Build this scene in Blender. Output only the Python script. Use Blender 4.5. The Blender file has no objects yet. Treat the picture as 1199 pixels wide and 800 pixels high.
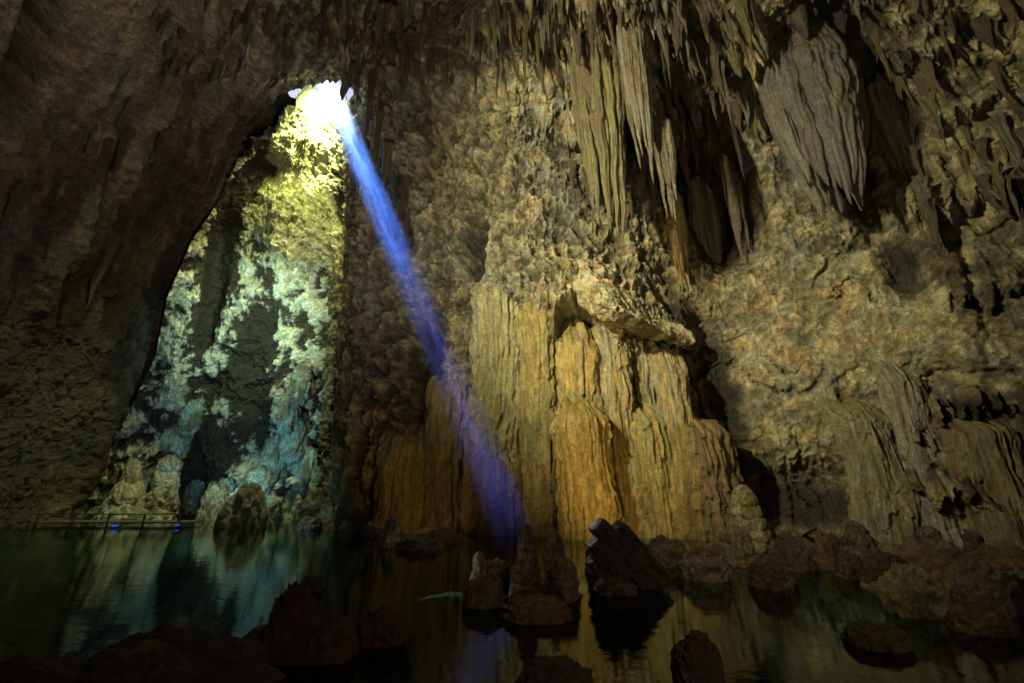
import bpy, math, random
import numpy as np
from mathutils import Vector, Matrix, Euler

random.seed(7)
RNG = np.random.default_rng(11)
S = bpy.context.scene
COL = S.collection

# ------------------------------------------------------------------ camera model
IW, IH, F, PITCH = 1199.0, 800.0, 510.0, math.radians(18.8)
CAMZ = 1.3
CP, SP = math.cos(PITCH), math.sin(PITCH)

def ray(px, py):
    x = px - IW / 2; u = IH / 2 - py
    return np.array([x, F * CP - u * SP, F * SP + u * CP])

def at_y(px, py, Y):                       # point where the sight line reaches world depth Y
    d = ray(px, py); s = Y / d[1]
    return np.array([d[0] * s, Y, CAMZ + d[2] * s])

def at_z(px, py, z=0.0):
    d = ray(px, py); s = (z - CAMZ) / d[2]
    return np.array([d[0] * s, d[1] * s, z])

def project(P):
    x = P[..., 0]; y = P[..., 1]; z = P[..., 2] - CAMZ
    dep = y * CP + z * SP
    up = z * CP - y * SP
    dd = np.where(dep > 0.3, dep, 1e9)
    px = IW / 2 + F * x / dd; py = IH / 2 - F * up / dd
    px = np.where(dep > 0.3, px, -9999); py = np.where(dep > 0.3, py, -9999)
    return px, py, dep

# ------------------------------------------------------------------ noise
_perm = RNG.permutation(256).astype(np.int64)
_perm = np.concatenate([_perm, _perm, _perm])
_g = RNG.normal(size=(256, 3)); _g /= np.linalg.norm(_g, axis=1)[:, None]
_g = _g.astype(np.float32)

def pn(x, y, z):
    x = np.asarray(x, np.float32); y = np.asarray(y, np.float32) + x * 0; z = np.asarray(z, np.float32) + x * 0
    xi = np.floor(x).astype(np.int64); yi = np.floor(y).astype(np.int64); zi = np.floor(z).astype(np.int64)
    fx = x - xi; fy = y - yi; fz = z - zi
    u = fx * fx * fx * (fx * (fx * 6 - 15) + 10)
    v = fy * fy * fy * (fy * (fy * 6 - 15) + 10)
    w = fz * fz * fz * (fz * (fz * 6 - 15) + 10)
    xi &= 255; yi &= 255; zi &= 255
    def gr(a, b, c, dx, dy, dz):
        g = _g[_perm[_perm[_perm[(xi + a) & 255] + ((yi + b) & 255)] + ((zi + c) & 255)]]
        return g[..., 0] * dx + g[..., 1] * dy + g[..., 2] * dz
    def lerp(a, b, t): return a + t * (b - a)
    r = lerp(lerp(lerp(gr(0,0,0,fx,fy,fz), gr(1,0,0,fx-1,fy,fz), u),
                  lerp(gr(0,1,0,fx,fy-1,fz), gr(1,1,0,fx-1,fy-1,fz), u), v),
             lerp(lerp(gr(0,0,1,fx,fy,fz-1), gr(1,0,1,fx-1,fy,fz-1), u),
                  lerp(gr(0,1,1,fx,fy-1,fz-1), gr(1,1,1,fx-1,fy-1,fz-1), u), v), w)
    return r * 1.6

def fbm(x, y, z, o=4, gain=0.5, lac=2.03):
    s = 0; a = 1.0; k = 1.0; t = 0
    for i in range(o):
        s = s + a * pn(x * k + 13.1 * i, y * k - 7.7 * i, z * k + 3.3 * i); t += a
        a *= gain; k *= lac
    return s / t * 1.3

def ridged(x, y, z, o=4, gain=0.5, lac=2.1):
    s = 0; a = 1.0; k = 1.0; t = 0
    for i in range(o):
        n = 1 - np.abs(pn(x * k + 5.1 * i, y * k + 9.7 * i, z * k - 3.3 * i)) * 1.6
        s = s + a * np.clip(n, 0, 1) ** 2; t += a
        a *= gain; k *= lac
    return s / t

def cell(x, y, seed=0):                    # distance to nearest random point + random id, in 2D
    xi = np.floor(x).astype(np.int64); yi = np.floor(y).astype(np.int64)
    best = np.full(x.shape, 9.0, np.float32); rid = np.zeros(x.shape, np.float32)
    for a in (-1, 0, 1):
        for b in (-1, 0, 1):
            cx = xi + a; cy = yi + b
            h = _perm[_perm[(cx + seed) & 255] + (cy & 255)]
            h2 = _perm[h + 37]; h3 = _perm[h + 91]
            dx = cx + 0.15 + 0.7 * h / 255.0 - x; dy = cy + 0.15 + 0.7 * h2 / 255.0 - y
            d = np.sqrt(dx * dx + dy * dy)
            m = d < best
            best = np.where(m, d, best); rid = np.where(m, h3 / 255.0, rid)
    return best, rid

def cell3(x, y, z):
    xi = np.floor(x).astype(np.int64); yi = np.floor(y).astype(np.int64); zi = np.floor(z).astype(np.int64)
    best = np.full(x.shape, 9.0, np.float32)
    for a in (-1, 0, 1):
        for b in (-1, 0, 1):
            for c in (-1, 0, 1):
                cx = xi + a; cy = yi + b; cz = zi + c
                h = _perm[_perm[_perm[cx & 255] + (cy & 255)] + (cz & 255)]
                h2 = _perm[h + 37]; h3 = _perm[h + 91]
                d = (cx + h / 255.0 - x) ** 2 + (cy + h2 / 255.0 - y) ** 2 + (cz + h3 / 255.0 - z) ** 2
                best = np.minimum(best, d)
    return np.sqrt(best)

def sm(a, b, x):
    t = np.clip((x - a) / (b - a), 0, 1)
    return t * t * (3 - 2 * t)

def gauss(px, py, cx, cy, rx, ry, rot=0.0, p=2.0):
    c, s = math.cos(math.radians(rot)), math.sin(math.radians(rot))
    dx = px - cx; dy = py - cy
    a = (dx * c + dy * s) / rx; b = (-dx * s + dy * c) / ry
    r = (a * a + b * b)
    return np.exp(-r ** (p / 2))

def mix(a, b, t):
    return a + (b - a) * t[..., None]

# ------------------------------------------------------------------ mesh helpers
def mesh_np(name, V, Fq, col=None, smooth=True, mat=None, parent=None, link=True):
    me = bpy.data.meshes.new(name)
    V = np.ascontiguousarray(V.reshape(-1, 3), np.float32)
    Fq = np.ascontiguousarray(Fq, np.int32); k = Fq.shape[1]
    me.vertices.add(len(V)); me.vertices.foreach_set('co', V.ravel())
    me.loops.add(Fq.size); me.loops.foreach_set('vertex_index', Fq.ravel())
    me.polygons.add(len(Fq))
    me.polygons.foreach_set('loop_start', np.arange(0, Fq.size, k, dtype=np.int32))
    me.polygons.foreach_set('loop_total', np.full(len(Fq), k, np.int32))
    if smooth: me.polygons.foreach_set('use_smooth', np.ones(len(Fq), bool))
    me.update(calc_edges=True)
    if col is not None:
        at = me.attributes.new('col', 'FLOAT_COLOR', 'POINT')
        c4 = np.ones((len(V), 4), np.float32); c4[:, :3] = np.clip(col.reshape(-1, 3), 0, 1)
        at.data.foreach_set('color', c4.ravel())
    if mat: me.materials.append(mat)
    o = bpy.data.objects.new(name, me)
    if link: COL.objects.link(o)
    if parent: o.parent = parent
    return o

def grid_faces(n, m, wrap=False, mask=None, flip=False):
    idx = np.arange(n * m).reshape(n, m)
    if wrap:
        idx = np.concatenate([idx, idx[:1]], 0)
    a = idx[:-1, :-1]; b = idx[1:, :-1]; c = idx[1:, 1:]; d = idx[:-1, 1:]
    f = np.stack([a, b, c, d] if not flip else [a, d, c, b], -1).reshape(-1, 4)
    if mask is not None: f = f[mask.reshape(-1)]
    return f

def normals(P, wrap=False):
    if wrap:
        dA = np.roll(P, -1, 0) - np.roll(P, 1, 0)
    else:
        dA = np.gradient(P, axis=0)
    dB = np.gradient(P, axis=1)
    n = np.cross(dA, dB); l = np.linalg.norm(n, axis=-1, keepdims=True)
    return n / np.maximum(l, 1e-9)

def tag(o, label=None, cat=None, group=None, kind=None):
    if label: o['label'] = label
    if cat: o['category'] = cat
    if group: o['group'] = group
    if kind: o['kind'] = kind
    return o

# ------------------------------------------------------------------ materials
def rock_mat(name, rough=0.62, bump=1.0, scale=1.0, spec=0.4, tint=(1, 1, 1), strat=False):
    m = bpy.data.materials.new(name); m.use_nodes = True
    nt = m.node_tree; N = nt.nodes; L = nt.links
    b = N['Principled BSDF']
    tc = N.new('ShaderNodeTexCoord')
    at = N.new('ShaderNodeAttribute'); at.attribute_name = 'col'
    n1 = N.new('ShaderNodeTexNoise'); n1.inputs['Scale'].default_value = 5 * scale; n1.inputs['Detail'].default_value = 9; n1.inputs['Roughness'].default_value = 0.7
    n2 = N.new('ShaderNodeTexNoise'); n2.inputs['Scale'].default_value = 17 * scale; n2.inputs['Detail'].default_value = 8; n2.inputs['Roughness'].default_value = 0.75
    mp = N.new('ShaderNodeMapping'); mp.inputs['Scale'].default_value = (9 * scale, 9 * scale, 0.9 * scale)
    n3 = N.new('ShaderNodeTexNoise'); n3.inputs['Scale'].default_value = 1; n3.inputs['Detail'].default_value = 6
    L.new(tc.outputs['Object'], n1.inputs['Vector']); L.new(tc.outputs['Object'], n2.inputs['Vector'])
    L.new(tc.outputs['Object'], mp.inputs['Vector']); L.new(mp.outputs[0], n3.inputs['Vector'])
    r1 = N.new('ShaderNodeMapRange'); r1.inputs[1].default_value = 0.3; r1.inputs[2].default_value = 0.7; r1.inputs[3].default_value = 0.5; r1.inputs[4].default_value = 1.4
    L.new(n1.outputs['Fac'], r1.inputs[0])
    r3 = N.new('ShaderNodeMapRange'); r3.inputs[1].default_value = 0.32; r3.inputs[2].default_value = 0.68; r3.inputs[3].default_value = 0.85; r3.inputs[4].default_value = 1.12
    L.new(n3.outputs['Fac'], r3.inputs[0])
    mu = N.new('ShaderNodeMath'); mu.operation = 'MULTIPLY'; L.new(r1.outputs[0], mu.inputs[0]); L.new(r3.outputs[0], mu.inputs[1])
    r2 = N.new('ShaderNodeMapRange'); r2.inputs[1].default_value = 0.36; r2.inputs[2].default_value = 0.62; r2.inputs[3].default_value = 0.5; r2.inputs[4].default_value = 1.3
    L.new(n2.outputs['Fac'], r2.inputs[0])
    mu2 = N.new('ShaderNodeMath'); mu2.operation = 'MULTIPLY'; L.new(mu.outputs[0], mu2.inputs[0]); L.new(r2.outputs[0], mu2.inputs[1]); mu = mu2
    vm = N.new('ShaderNodeVectorMath'); vm.operation = 'SCALE'; L.new(at.outputs['Color'], vm.inputs[0]); L.new(mu.outputs[0], vm.inputs['Scale'])
    # warm / cool mottling of the limestone
    n4 = N.new('ShaderNodeTexNoise'); n4.inputs['Scale'].default_value = 1.7 * scale; n4.inputs['Detail'].default_value = 7
    L.new(tc.outputs['Object'], n4.inputs['Vector'])
    cr = N.new('ShaderNodeValToRGB')
    cr.color_ramp.elements[0].position = 0.33; cr.color_ramp.elements[0].color = (1.1 * tint[0], 0.97 * tint[1], 0.72 * tint[2], 1)
    cr.color_ramp.elements[1].position = 0.66; cr.color_ramp.elements[1].color = (0.92 * tint[0], 1.02 * tint[1], 1.08 * tint[2], 1)
    L.new(n4.outputs['Fac'], cr.inputs[0])
    vm2 = N.new('ShaderNodeVectorMath'); vm2.operation = 'MULTIPLY'; L.new(vm.outputs[0], vm2.inputs[0]); L.new(cr.outputs[0], vm2.inputs[1])
    L.new(vm2.outputs[0], b.inputs['Base Color'])
    rr = N.new('ShaderNodeMapRange'); rr.inputs[3].default_value = rough - 0.2; rr.inputs[4].default_value = rough + 0.25
    L.new(n2.outputs['Fac'], rr.inputs[0]); L.new(rr.outputs[0], b.inputs['Roughness'])
    b.inputs['Specular IOR Level'].default_value = spec
    b1 = N.new('ShaderNodeBump'); b1.inputs['Strength'].default_value = 1.0 * bump; b1.inputs['Distance'].default_value = 0.22 / scale
    b2 = N.new('ShaderNodeBump'); b2.inputs['Strength'].default_value = 0.7 * bump; b2.inputs['Distance'].default_value = 0.05 / scale
    b3 = N.new('ShaderNodeBump'); b3.inputs['Strength'].default_value = 0.45 * bump; b3.inputs['Distance'].default_value = 0.08 / scale
    L.new(n1.outputs['Fac'], b1.inputs['Height']); L.new(n2.outputs['Fac'], b2.inputs['Height']); L.new(n3.outputs['Fac'], b3.inputs['Height'])
    L.new(b1.outputs[0], b2.inputs['Normal']); L.new(b2.outputs[0], b3.inputs['Normal']); L.new(b3.outputs[0], b.inputs['Normal'])
    return m

M_wall = rock_mat('cave limestone', rough=.5, bump=1.15, spec=.5)
M_flow = rock_mat('flowstone', rough=0.36, bump=1.0, spec=0.7, scale=1.8)
M_pop = rock_mat('cave popcorn rock', bump=1.1, scale=2.2)
M_lake = rock_mat('lake bed silt', bump=0.9, scale=1.5)

# palette (real base colours)
LIME = np.array([0.36, 0.31, 0.20]); BROWN = np.array([0.13, 0.085, 0.045]); DARK = np.array([0.06, 0.045, 0.032])
OCHRE = np.array([0.40, 0.285, 0.085]); GREY = np.array([0.26, 0.25, 0.21]); RUST = np.array([0.34, 0.15, 0.06])
OLIVE = np.array([0.22, 0.20, 0.08]); MOSS = np.array([0.22, 0.30, 0.06]); WHITE = np.array([0.62, 0.62, 0.54])
PURP = np.array([0.20, 0.16, 0.15])

# ------------------------------------------------------------------ the main chamber (walls + roof as one shell)
C0 = np.array([0.0, 4.0])
plan = [(-180, 15), (-140, 16), (-105, 17)]
pts = [(-17.6, 8), (-17.5, 14.5), (-19.0, 20.5), (-14.5, 21.0), (-10.5, 20.0), (-8.0, 18.0), (-6.0, 16.8), (-3.5, 15.8), (0, 15.0), (3, 14.6), (6, 14.6), (8, 14.0),
       (11.5, 12.0), (14.5, 9.0), (16.5, 4.0)]
th = [math.radians(a) for a, r in plan]; rr = [r for a, r in plan]
for x, y in pts:
    th.append(math.atan2(x - C0[0], y - C0[1])); rr.append(math.hypot(x - C0[0], y - C0[1]))
th += [math.radians(140), math.radians(180)]; rr += [15, 15]
def R_of(t):
    a = 0
    for k in (-3, -1.5, 0, 1.5, 3):
        a = a + np.interp(t + math.radians(k), th, rr)
    return a / 5
def H_of(t):
    return np.interp(np.degrees(t), [-180, -70, -45, -32, -22, 0, 30, 60, 180], [15, 15.5, 19.5, 20.8, 19.5, 16.8, 16.3, 15.5, 15])
tv = np.concatenate([np.linspace(-180, -84, 30)[:-1], np.linspace(-84, 80, 1150), np.linspace(80, 180, 30)[1:]])
tv = np.radians(tv)
nt_ = len(tv)
# superellipse profile, resampled by arc length
ph = np.linspace(0, 0.5 * math.pi, 4000); e = 0.42
cr_, cz_ = np.cos(ph) ** e, np.sin(ph) ** e
arc = np.concatenate([[0], np.cumsum(np.hypot(np.diff(cr_) * 13, np.diff(cz_) * 17))])
total = arc[-1]
bv = np.concatenate([np.linspace(0, total * 0.80, 800), np.linspace(total * 0.80, total, 34)[1:]])
prr = np.interp(bv, arc, cr_); prz = np.interp(bv, arc, cz_)
T, B = np.meshgrid(tv, bv, indexing='ij')
Rm = R_of(tv)[:, None]; Hm = H_of(tv)[:, None]
P0 = np.zeros(T.shape + (3,))
P0[..., 0] = C0[0] + np.sin(T) * Rm * prr[None]
P0[..., 1] = C0[1] + np.cos(T) * Rm * prr[None]
P0[..., 2] = -1.2 + (Hm + 1.2) * prz[None]
n0 = normals(P0)
cen = np.array([0, 4, 7.0])
flip = np.sign(((cen - P0) * n0).sum(-1)); n0 *= np.median(flip)
A = (T * 13).astype(np.float32); Bf = B.astype(np.float32)
px, py, dep = project(P0)
x, y, z = [P0[..., i].astype(np.float32) for i in range(3)]
zone = lambda *a, **k: gauss(px, py, *a, **k)

# --- zones
ceil = sm(0.35, 0.8, -n0[..., 2])                                      # how much the surface looks down
calm = np.clip(zone(960, 400, 120, 110, p=4) + 0.9 * zone(1120, 200, 110, 90, p=4) * (px > 1000) + .8 * zone(590, 95, 110, 40, p=4) + .7 * zone(1100,400,90,60,p=4), 0, 1)
crink = np.clip(zone(700, 300, 130, 85, p=4) + zone(470, 300, 90, 170, p=4) + zone(600, 180, 120, 60, p=4), 0, 1)
curt = np.clip(zone(735, 130, 75, 150, rot=0, p=6) + .8 * zone(470, 60, 90, 70, p=4) + .9 * zone(260, 110, 90, 110, p=4)
               + .8 * zone(600, 30, 220, 40, p=4) + .9 * zone(1090, 130, 90, 170, rot=-18, p=4) + 1.0 * zone(1150, 540, 110, 90, p=4)
               + .8 * zone(120, 260, 120, 160, p=4) + .7 * zone(1150, 300, 70, 120, p=4) + .5 * zone(520, 560, 110, 80, p=4) + .8*zone(830,120,50,140,p=4), 0, 1)
wallflute = np.clip(zone(700, 480, 150, 130, p=6) + zone(480, 540, 90, 70, p=4) + zone(950, 560, 120, 70, p=4), 0, 1)

d = 0.75 * fbm(x * .20, y * .20, z * .16, 3) + 0.30 * fbm(x * .55 + 9, y * .55, z * .45, 3)
cr1 = ridged(x * 0.9 + 2, y * .9, z * .7, 5, gain=.55)
cr2 = fbm(x * 2.6, y * 2.6, z * 2.2, 4, gain=.6)
lw = 1 - .6 * (px < 330)
pit = 1 - cell3(x * 2.1 + .7 * pn(x, y, z), y * 2.1 + .7 * pn(x + 9, y, z), z * 1.8) * 1.25
pit2 = 1 - cell3(x * 5.2 + .5 * pn(x * 2, y * 2, z * 2), y * 5.2, z * 4.6) * 1.25
crk = sm(.80, .98, ridged(x * .8 + .3 * cr2, y * .8, z * .7 + 31, 1)) * sm(-.2, .3, fbm(x * .4, y * .4, z * .4 + 50, 2))
d += lw * ((0.22 + 0.45 * crink) * (1 - .7 * calm) * (cr1 - .5) + (0.12 + .12 * crink) * (1 - .4 * calm) * cr2 + .17 * (1 - .85 * calm) * (pit - .3) + (.09 - .02 * calm) * (pit2 - .3) - .22 * crk)
warpA = A + .25 * fbm(x * .5, y * .5, z * .5 + 4, 2)
f1 = ridged(warpA * .9, Bf * .07, 1.7, 2, gain=.4)
f2 = ridged(warpA * 2.6, Bf * .16, 4.2, 2, gain=.5)
d -= (0.15 + .60 * curt + .45 * wallflute) * (1 - .8 * calm) * (f1 - .45) + (.05 + .30 * curt + .24 * wallflute) * (1 - .8 * calm) * (f2 - .4)
# overhanging fringes: rock swells downwards, then breaks off in a jagged hem
jag = .30 * ridged(A * 2.3, Bf * .05, 8.8, 2) + .22 * pn(A * 6.5, Bf * .1, 1.5) + .5 * fbm(A * .22, Bf * .15, 3, 2)
q = Bf / 2.6 + jag + .35 * fbm(x * .3, y * .3, z * .3 + 20, 2)
fr = 1 - (q - np.floor(q))
hem = fr ** 1.6
fmask = np.clip(sm(.25, .9, curt) * 1.0 + .18 * (1 - calm) * sm(8, 12, z) + .25*(px<330), 0, 1) * (1 - wallflute)
d += .75 * fmask * hem * lw
# sculpted hollows and bulges  (px, py, rx, ry, rot, amp)
feat = [(845, 230, 38, 70, -12, -1.5), (800, 205, 22, 40, 0, -1.3), (862, 470, 30, 110, -14, -.8), (940, 590, 75, 45, 0, -1.0), (975, 45, 60, 45, 0, -1.3),
        (1040, 130, 26, 70, -20, -1.5), (1060, 310, 24, 40, -30, -.7), (30, 70, 17, 110, 24, -2.6), (510, 200, 18, 55, -8, -.7), (1130, 440, 55, 14, 22, -.6),
        (735, 120, 62, 150, 0, 1.0), (470, 45, 90, 55, 0, .6), (725, 350, 85, 22, 24, .9), (640, 345, 60, 25, 10, .4), (430, 430, 45, 190, -4, .6),
        (690, 340, 30, 12, 0, .3), (560, 260, 14, 60, 0, -.5), (495, 420, 16, 60, 0, -.7), (555, 290, 12, 45, 0, -.8), (800, 570, 30, 80, 0, .5),
        (1095, 300, 36, 190, -17, .5), (610, 540, 26, 12, 0, -.6), (545, 545, 10, 80, 20, -.4), (1000, 440, 60, 20, 5, .2), (780, 330, 14, 50, 0, -.5),
        (820, 400, 20, 30, 0, -.9), (1010,210,20,60,-18,-.9)]
for f in feat: d += f[5] * (1.8 if f[5] < -1.2 else 1) * gauss(px, py, *f[:5], p=3.0)
for (ax_, ay_, ar_) in ((682, 396, 30),):
    rr_ = np.hypot(px - ax_, (py - ay_) * .9); upm = (py < ay_ + 6)
    d += upm * (.75 * np.exp(-((rr_ - ar_ - 5) / 6.) ** 2) - 1.2 * np.exp(-(rr_ / (ar_ * .9)) ** 6))
# fine detail on every surface
d += .075 * fbm(x * 6, y * 6, z * 5, 3, gain=.6)

# --- opening to the daylit shaft: polygon on the wall
poly = [(352, 102), (372, 94), (400, 94), (410, 108), (404, 128), (390, 142), (387, 180), (390, 250), (384, 350), (376, 470), (374, 560), (378, 700), (70, 700), (96, 600), (122, 560),
        (152, 490), (186, 420), (200, 350), (228, 285), (262, 235), (290, 170), (314, 124), (332, 110)]
def sdf(px, py, poly):
    ins = np.zeros(px.shape, bool); dm = np.full(px.shape, 1e9)
    for i in range(len(poly)):
        x1, y1 = poly[i]; x2, y2 = poly[(i + 1) % len(poly)]
        ex, ey = x2 - x1, y2 - y1
        t = np.clip(((px - x1) * ex + (py - y1) * ey) / (ex * ex + ey * ey), 0, 1)
        dm = np.minimum(dm, np.hypot(px - x1 - t * ex, py - y1 - t * ey))
        c = ((y1 > py) != (y2 > py)) & (px < ex * (py - y1) / (ey if abs(ey) > 1e-6 else 1e-6) + x1)
        ins ^= c
    return np.where(ins, -dm, dm)
opx, opy, _ = project(P0 + n0 * d[..., None])
nz1 = 8 * fbm(x * .9, y * .9, z * .7, 4) + 3.5 * pn(x * 4, y * 4, z * 3)
sd = sdf(opx, opy, poly) + nz1
lip = np.exp(-np.clip(sd, 0, 999) / 9.0)
d = d * (1 - .6 * lip) - 1.0 * lip ** 1.5
# smooth fade far behind the camera
V = P0 + n0 * d[..., None]
opx, opy, _ = project(V); sd = sdf(opx, opy, poly) + nz1
# hanging spikes on the roof
X, Y = V[..., 0].astype(np.float32), V[..., 1].astype(np.float32)
for sc, L, w, sd_, pw in ((1.1, 1.6, .42, 3, 1.6), (2.4, .9, .40, 17, 1.5), (5.0, .35, .42, 41, 1.3)):
    c, rid = cell(X * sc, Y * sc, sd_)
    dens = (.05 + .95 * sm(330, 430, px)) * sm(-.1, .25, fbm(X * .35 + sd_, Y * .35, 2.2, 2)) * (1 - .8 * zone(600, 100, 100, 35, p=4))
    V[..., 2] -= ceil * dens * L * (.35 + rid) * np.clip(1 - c / w, 0, 1) ** pw
# --- colours
n_a = fbm(x * .45, y * .45, z * .35, 4); n_b = fbm(x * 1.6 + 5, y * 1.6, z * 1.1, 4)
stre = fbm(A * 3.0, Bf * .18, 2, 4); stre2 = fbm(A * 1.1, Bf * .10, 7, 3)
colr = np.broadcast_to(LIME * 1.08, P0.shape).copy()
colr = mix(colr, np.broadcast_to(GREY, P0.shape), sm(-.1, .5, n_a))
drip = np.clip(curt + .25 * (1 - calm), 0, 1)
colr = mix(colr, np.broadcast_to(BROWN, P0.shape), np.clip(drip * sm(-.25, .25, stre + .6 * stre2 + .15), 0, 1) * .95)
colr = mix(colr, np.broadcast_to(DARK, P0.shape), np.clip(drip * sm(.1, .5, stre), 0, 1) * .6)
colr = mix(colr, np.broadcast_to(LIME * 1.25, P0.shape), np.clip(calm * .8 + zone(725, 360, 90, 30, rot=24, p=4) + .5 * zone(690, 300, 90, 50), 0, 1) * sm(-.5, .3, n_b))
colr = mix(colr, np.broadcast_to(OCHRE, P0.shape), np.clip(zone(720, 560, 170, 110, p=4) + .9 * zone(490, 560, 100, 70, p=4) + .5 * zone(800, 300, 30, 60), 0, 1) * sm(-.5, .2, stre + .3) * .85)
colr = mix(colr, np.broadcast_to(RUST, P0.shape), np.clip(zone(955, 375, 95, 50, p=4) + .6 * zone(970, 440, 40, 60), 0, 1) * sm(.0, .45, n_b + .1) * .42)
colr = mix(colr, np.broadcast_to(OLIVE, P0.shape), np.clip(zone(640, 480, 40, 60) + .6 * zone(1100, 120, 90, 130) + .4 * zone(920, 500, 120, 60), 0, 1) * sm(-.2, .3, n_b) * .7)
colr = mix(colr, np.broadcast_to(PURP, P0.shape), (zone(250, 130, 110, 120) + .6*zone(1040,100,60,80)) * sm(-.3, .3, n_b) * .5)
colr *= (1 + .45 * np.clip(fbm(x * 4, y * 4, z * 2.5, 3), -1, 1))[..., None]
cav_shade = sm(-.45, .45, .8 * (cr1 - .5) + .5 * cr2 + .55 * (pit2 - .35) + .3 * (pit - .3)) * (1 - .75 * crk) * (1 - .55 * np.clip(curt + wallflute + .25, 0, 1) * (1 - calm) * sm(.62, .92, f2))                                   # pits and cracks darkened: shade put into the colour
cav_shade = np.where(px < 330, .35 + .45 * cav_shade, cav_shade * (1 - .3 * calm) + .3 * calm)
colr *= (.25 + .95 * cav_shade)[..., None]
nich_shade = 0
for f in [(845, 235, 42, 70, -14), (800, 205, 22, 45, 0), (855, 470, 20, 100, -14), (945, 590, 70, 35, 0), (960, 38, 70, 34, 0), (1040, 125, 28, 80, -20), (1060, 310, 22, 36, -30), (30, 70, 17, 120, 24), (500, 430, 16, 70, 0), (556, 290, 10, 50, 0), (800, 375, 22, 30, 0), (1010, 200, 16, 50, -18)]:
    nich_shade = np.maximum(nich_shade, gauss(px + 14 * n_b, py + 14 * n_a, *f, p=4))
colr = mix(colr, np.broadcast_to(DARK * .35, colr.shape), np.clip(nich_shade * 1.1, 0, 1) * .93)  # shade of the hollows painted into the wall colour
colr = np.where((px < 330)[..., None], colr * np.array([1.0, .93, 1.05]) * (.34 + .75 * sm(450, 150, py))[..., None], colr)  # left wall colour darkened in place of shade, more so lower down
keep = (sd > 0) | (dep < .5) | (T > 0)
fm = keep[:-1, :-1] & keep[1:, :-1] & keep[1:, 1:] & keep[:-1, 1:]
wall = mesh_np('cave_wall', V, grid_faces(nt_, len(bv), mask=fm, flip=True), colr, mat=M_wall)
tag(wall, kind='structure')
sV = V[::2, ::2].reshape(-1, 3); sN = n0[::2, ::2].reshape(-1, 3)
sk = keep[::2, ::2].reshape(-1); sV = sV[sk]; sN = sN[sk]
spx, spy, sdep = project(sV)
del P0, x, y, z, T, B, colr, V

def surf(qx, qy):                         # a point of the wall seen at this place of the photo
    dd = (spx - qx) ** 2 + (spy - qy) ** 2
    k = np.argpartition(dd, 12)[:12]
    k = k[np.argmin(sdep[k])]
    return sV[k], sN[k], sdep[k]

# ------------------------------------------------------------------ daylit shaft behind the opening
HOLE = at_z(386, 104, 20.6)
LAND = at_z(616, 652, 0.0)
BEAM = LAND - HOLE; BL = np.linalg.norm(BEAM); BEAM = BEAM / BL
nb, mb = 620, 560
ta = np.radians(np.linspace(-125, 82, nb)); tt = np.linspace(0, 1, mb)
Ta, Tt = np.meshgrid(ta, tt, indexing='ij')
bc = np.array([-13.2, 18.3])
rx_, ry_ = 8.6, 5.6
bx = bc[0] + rx_ * np.sin(Ta); by = bc[1] + ry_ * np.cos(Ta)
hx = HOLE[0] + .78 * np.sin(Ta); hy = HOLE[1] + .85 * np.cos(Ta)
w = np.clip(Tt, 0, 1) ** 1.25
Q = np.stack([bx + (hx - bx) * w, by + (hy - by) * w, -1.0 + (HOLE[2] + 1.0) * Tt ** .95], -1)
nn = normals(Q); cc = np.array([bc[0], bc[1], 8.0]); nn *= np.sign(np.median(((cc - Q) * nn).sum(-1)))
qpx, qpy, _ = project(Q); x, y, z = [Q[..., i].astype(np.float32) for i in range(3)]
taper = sm(0, .12, 1 - Tt)
popc = 1 - cell3(x * 2.6 + .5 * pn(x, y, z), y * 2.6, z * 2.2) * 1.3
popc2 = 1 - cell3(x * 7, y * 7, z * 6) * 1.3
blot = fbm(x * .75 + 3, y * .75, z * .5, 6, gain=.72)
d = .9 * fbm(x * .3, y * .3, z * .22, 3) + .5 * (ridged(x * .7, y * .7, z * .4, 4) - .5) + .22 * popc + .09 * popc2 + .75 * blot
for f in [(252, 330, 13, 75, 12, -1.6), (300, 430, 22, 75, 14, -1.3), (215, 560, 22, 60, 0, -1.6), (250, 580, 30, 40, 0, -.6), (325, 470, 20, 60, 0, .9), (345, 250, 26, 120, 4, .9),
          (215, 420, 20, 90, 10, .7), (378, 300, 10, 180, 0, -.4), (300, 570, 60, 25, 0, .9), (155, 570, 22, 40, 0, 1.2)]:
    d += f[5] * gauss(qpx, qpy, *f[:5], p=3)
d += .35 * gauss(qpx, qpy, 350, 210, 50, 140, 0, 3) * (.5 - ridged(Ta * 9, Tt * 2, Ta * 0, 2))
d *= taper
Vq = Q + nn * d[..., None]
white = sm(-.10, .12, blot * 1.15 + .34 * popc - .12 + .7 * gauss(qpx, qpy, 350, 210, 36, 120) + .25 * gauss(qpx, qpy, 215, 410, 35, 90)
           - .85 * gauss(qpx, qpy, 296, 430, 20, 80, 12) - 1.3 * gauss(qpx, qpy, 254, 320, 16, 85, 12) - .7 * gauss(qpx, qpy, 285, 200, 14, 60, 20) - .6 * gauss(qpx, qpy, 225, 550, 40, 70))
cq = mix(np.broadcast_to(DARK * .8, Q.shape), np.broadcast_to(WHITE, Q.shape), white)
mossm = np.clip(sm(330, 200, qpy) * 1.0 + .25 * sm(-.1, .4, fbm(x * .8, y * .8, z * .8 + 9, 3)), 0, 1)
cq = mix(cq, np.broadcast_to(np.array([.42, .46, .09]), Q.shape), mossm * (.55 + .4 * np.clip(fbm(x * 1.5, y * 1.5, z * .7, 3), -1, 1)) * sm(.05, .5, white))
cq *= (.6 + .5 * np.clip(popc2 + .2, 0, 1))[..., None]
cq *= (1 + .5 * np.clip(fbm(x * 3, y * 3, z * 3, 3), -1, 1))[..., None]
thq = np.arctan2(Vq[..., 0] - C0[0], Vq[..., 1] - C0[1])
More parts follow.
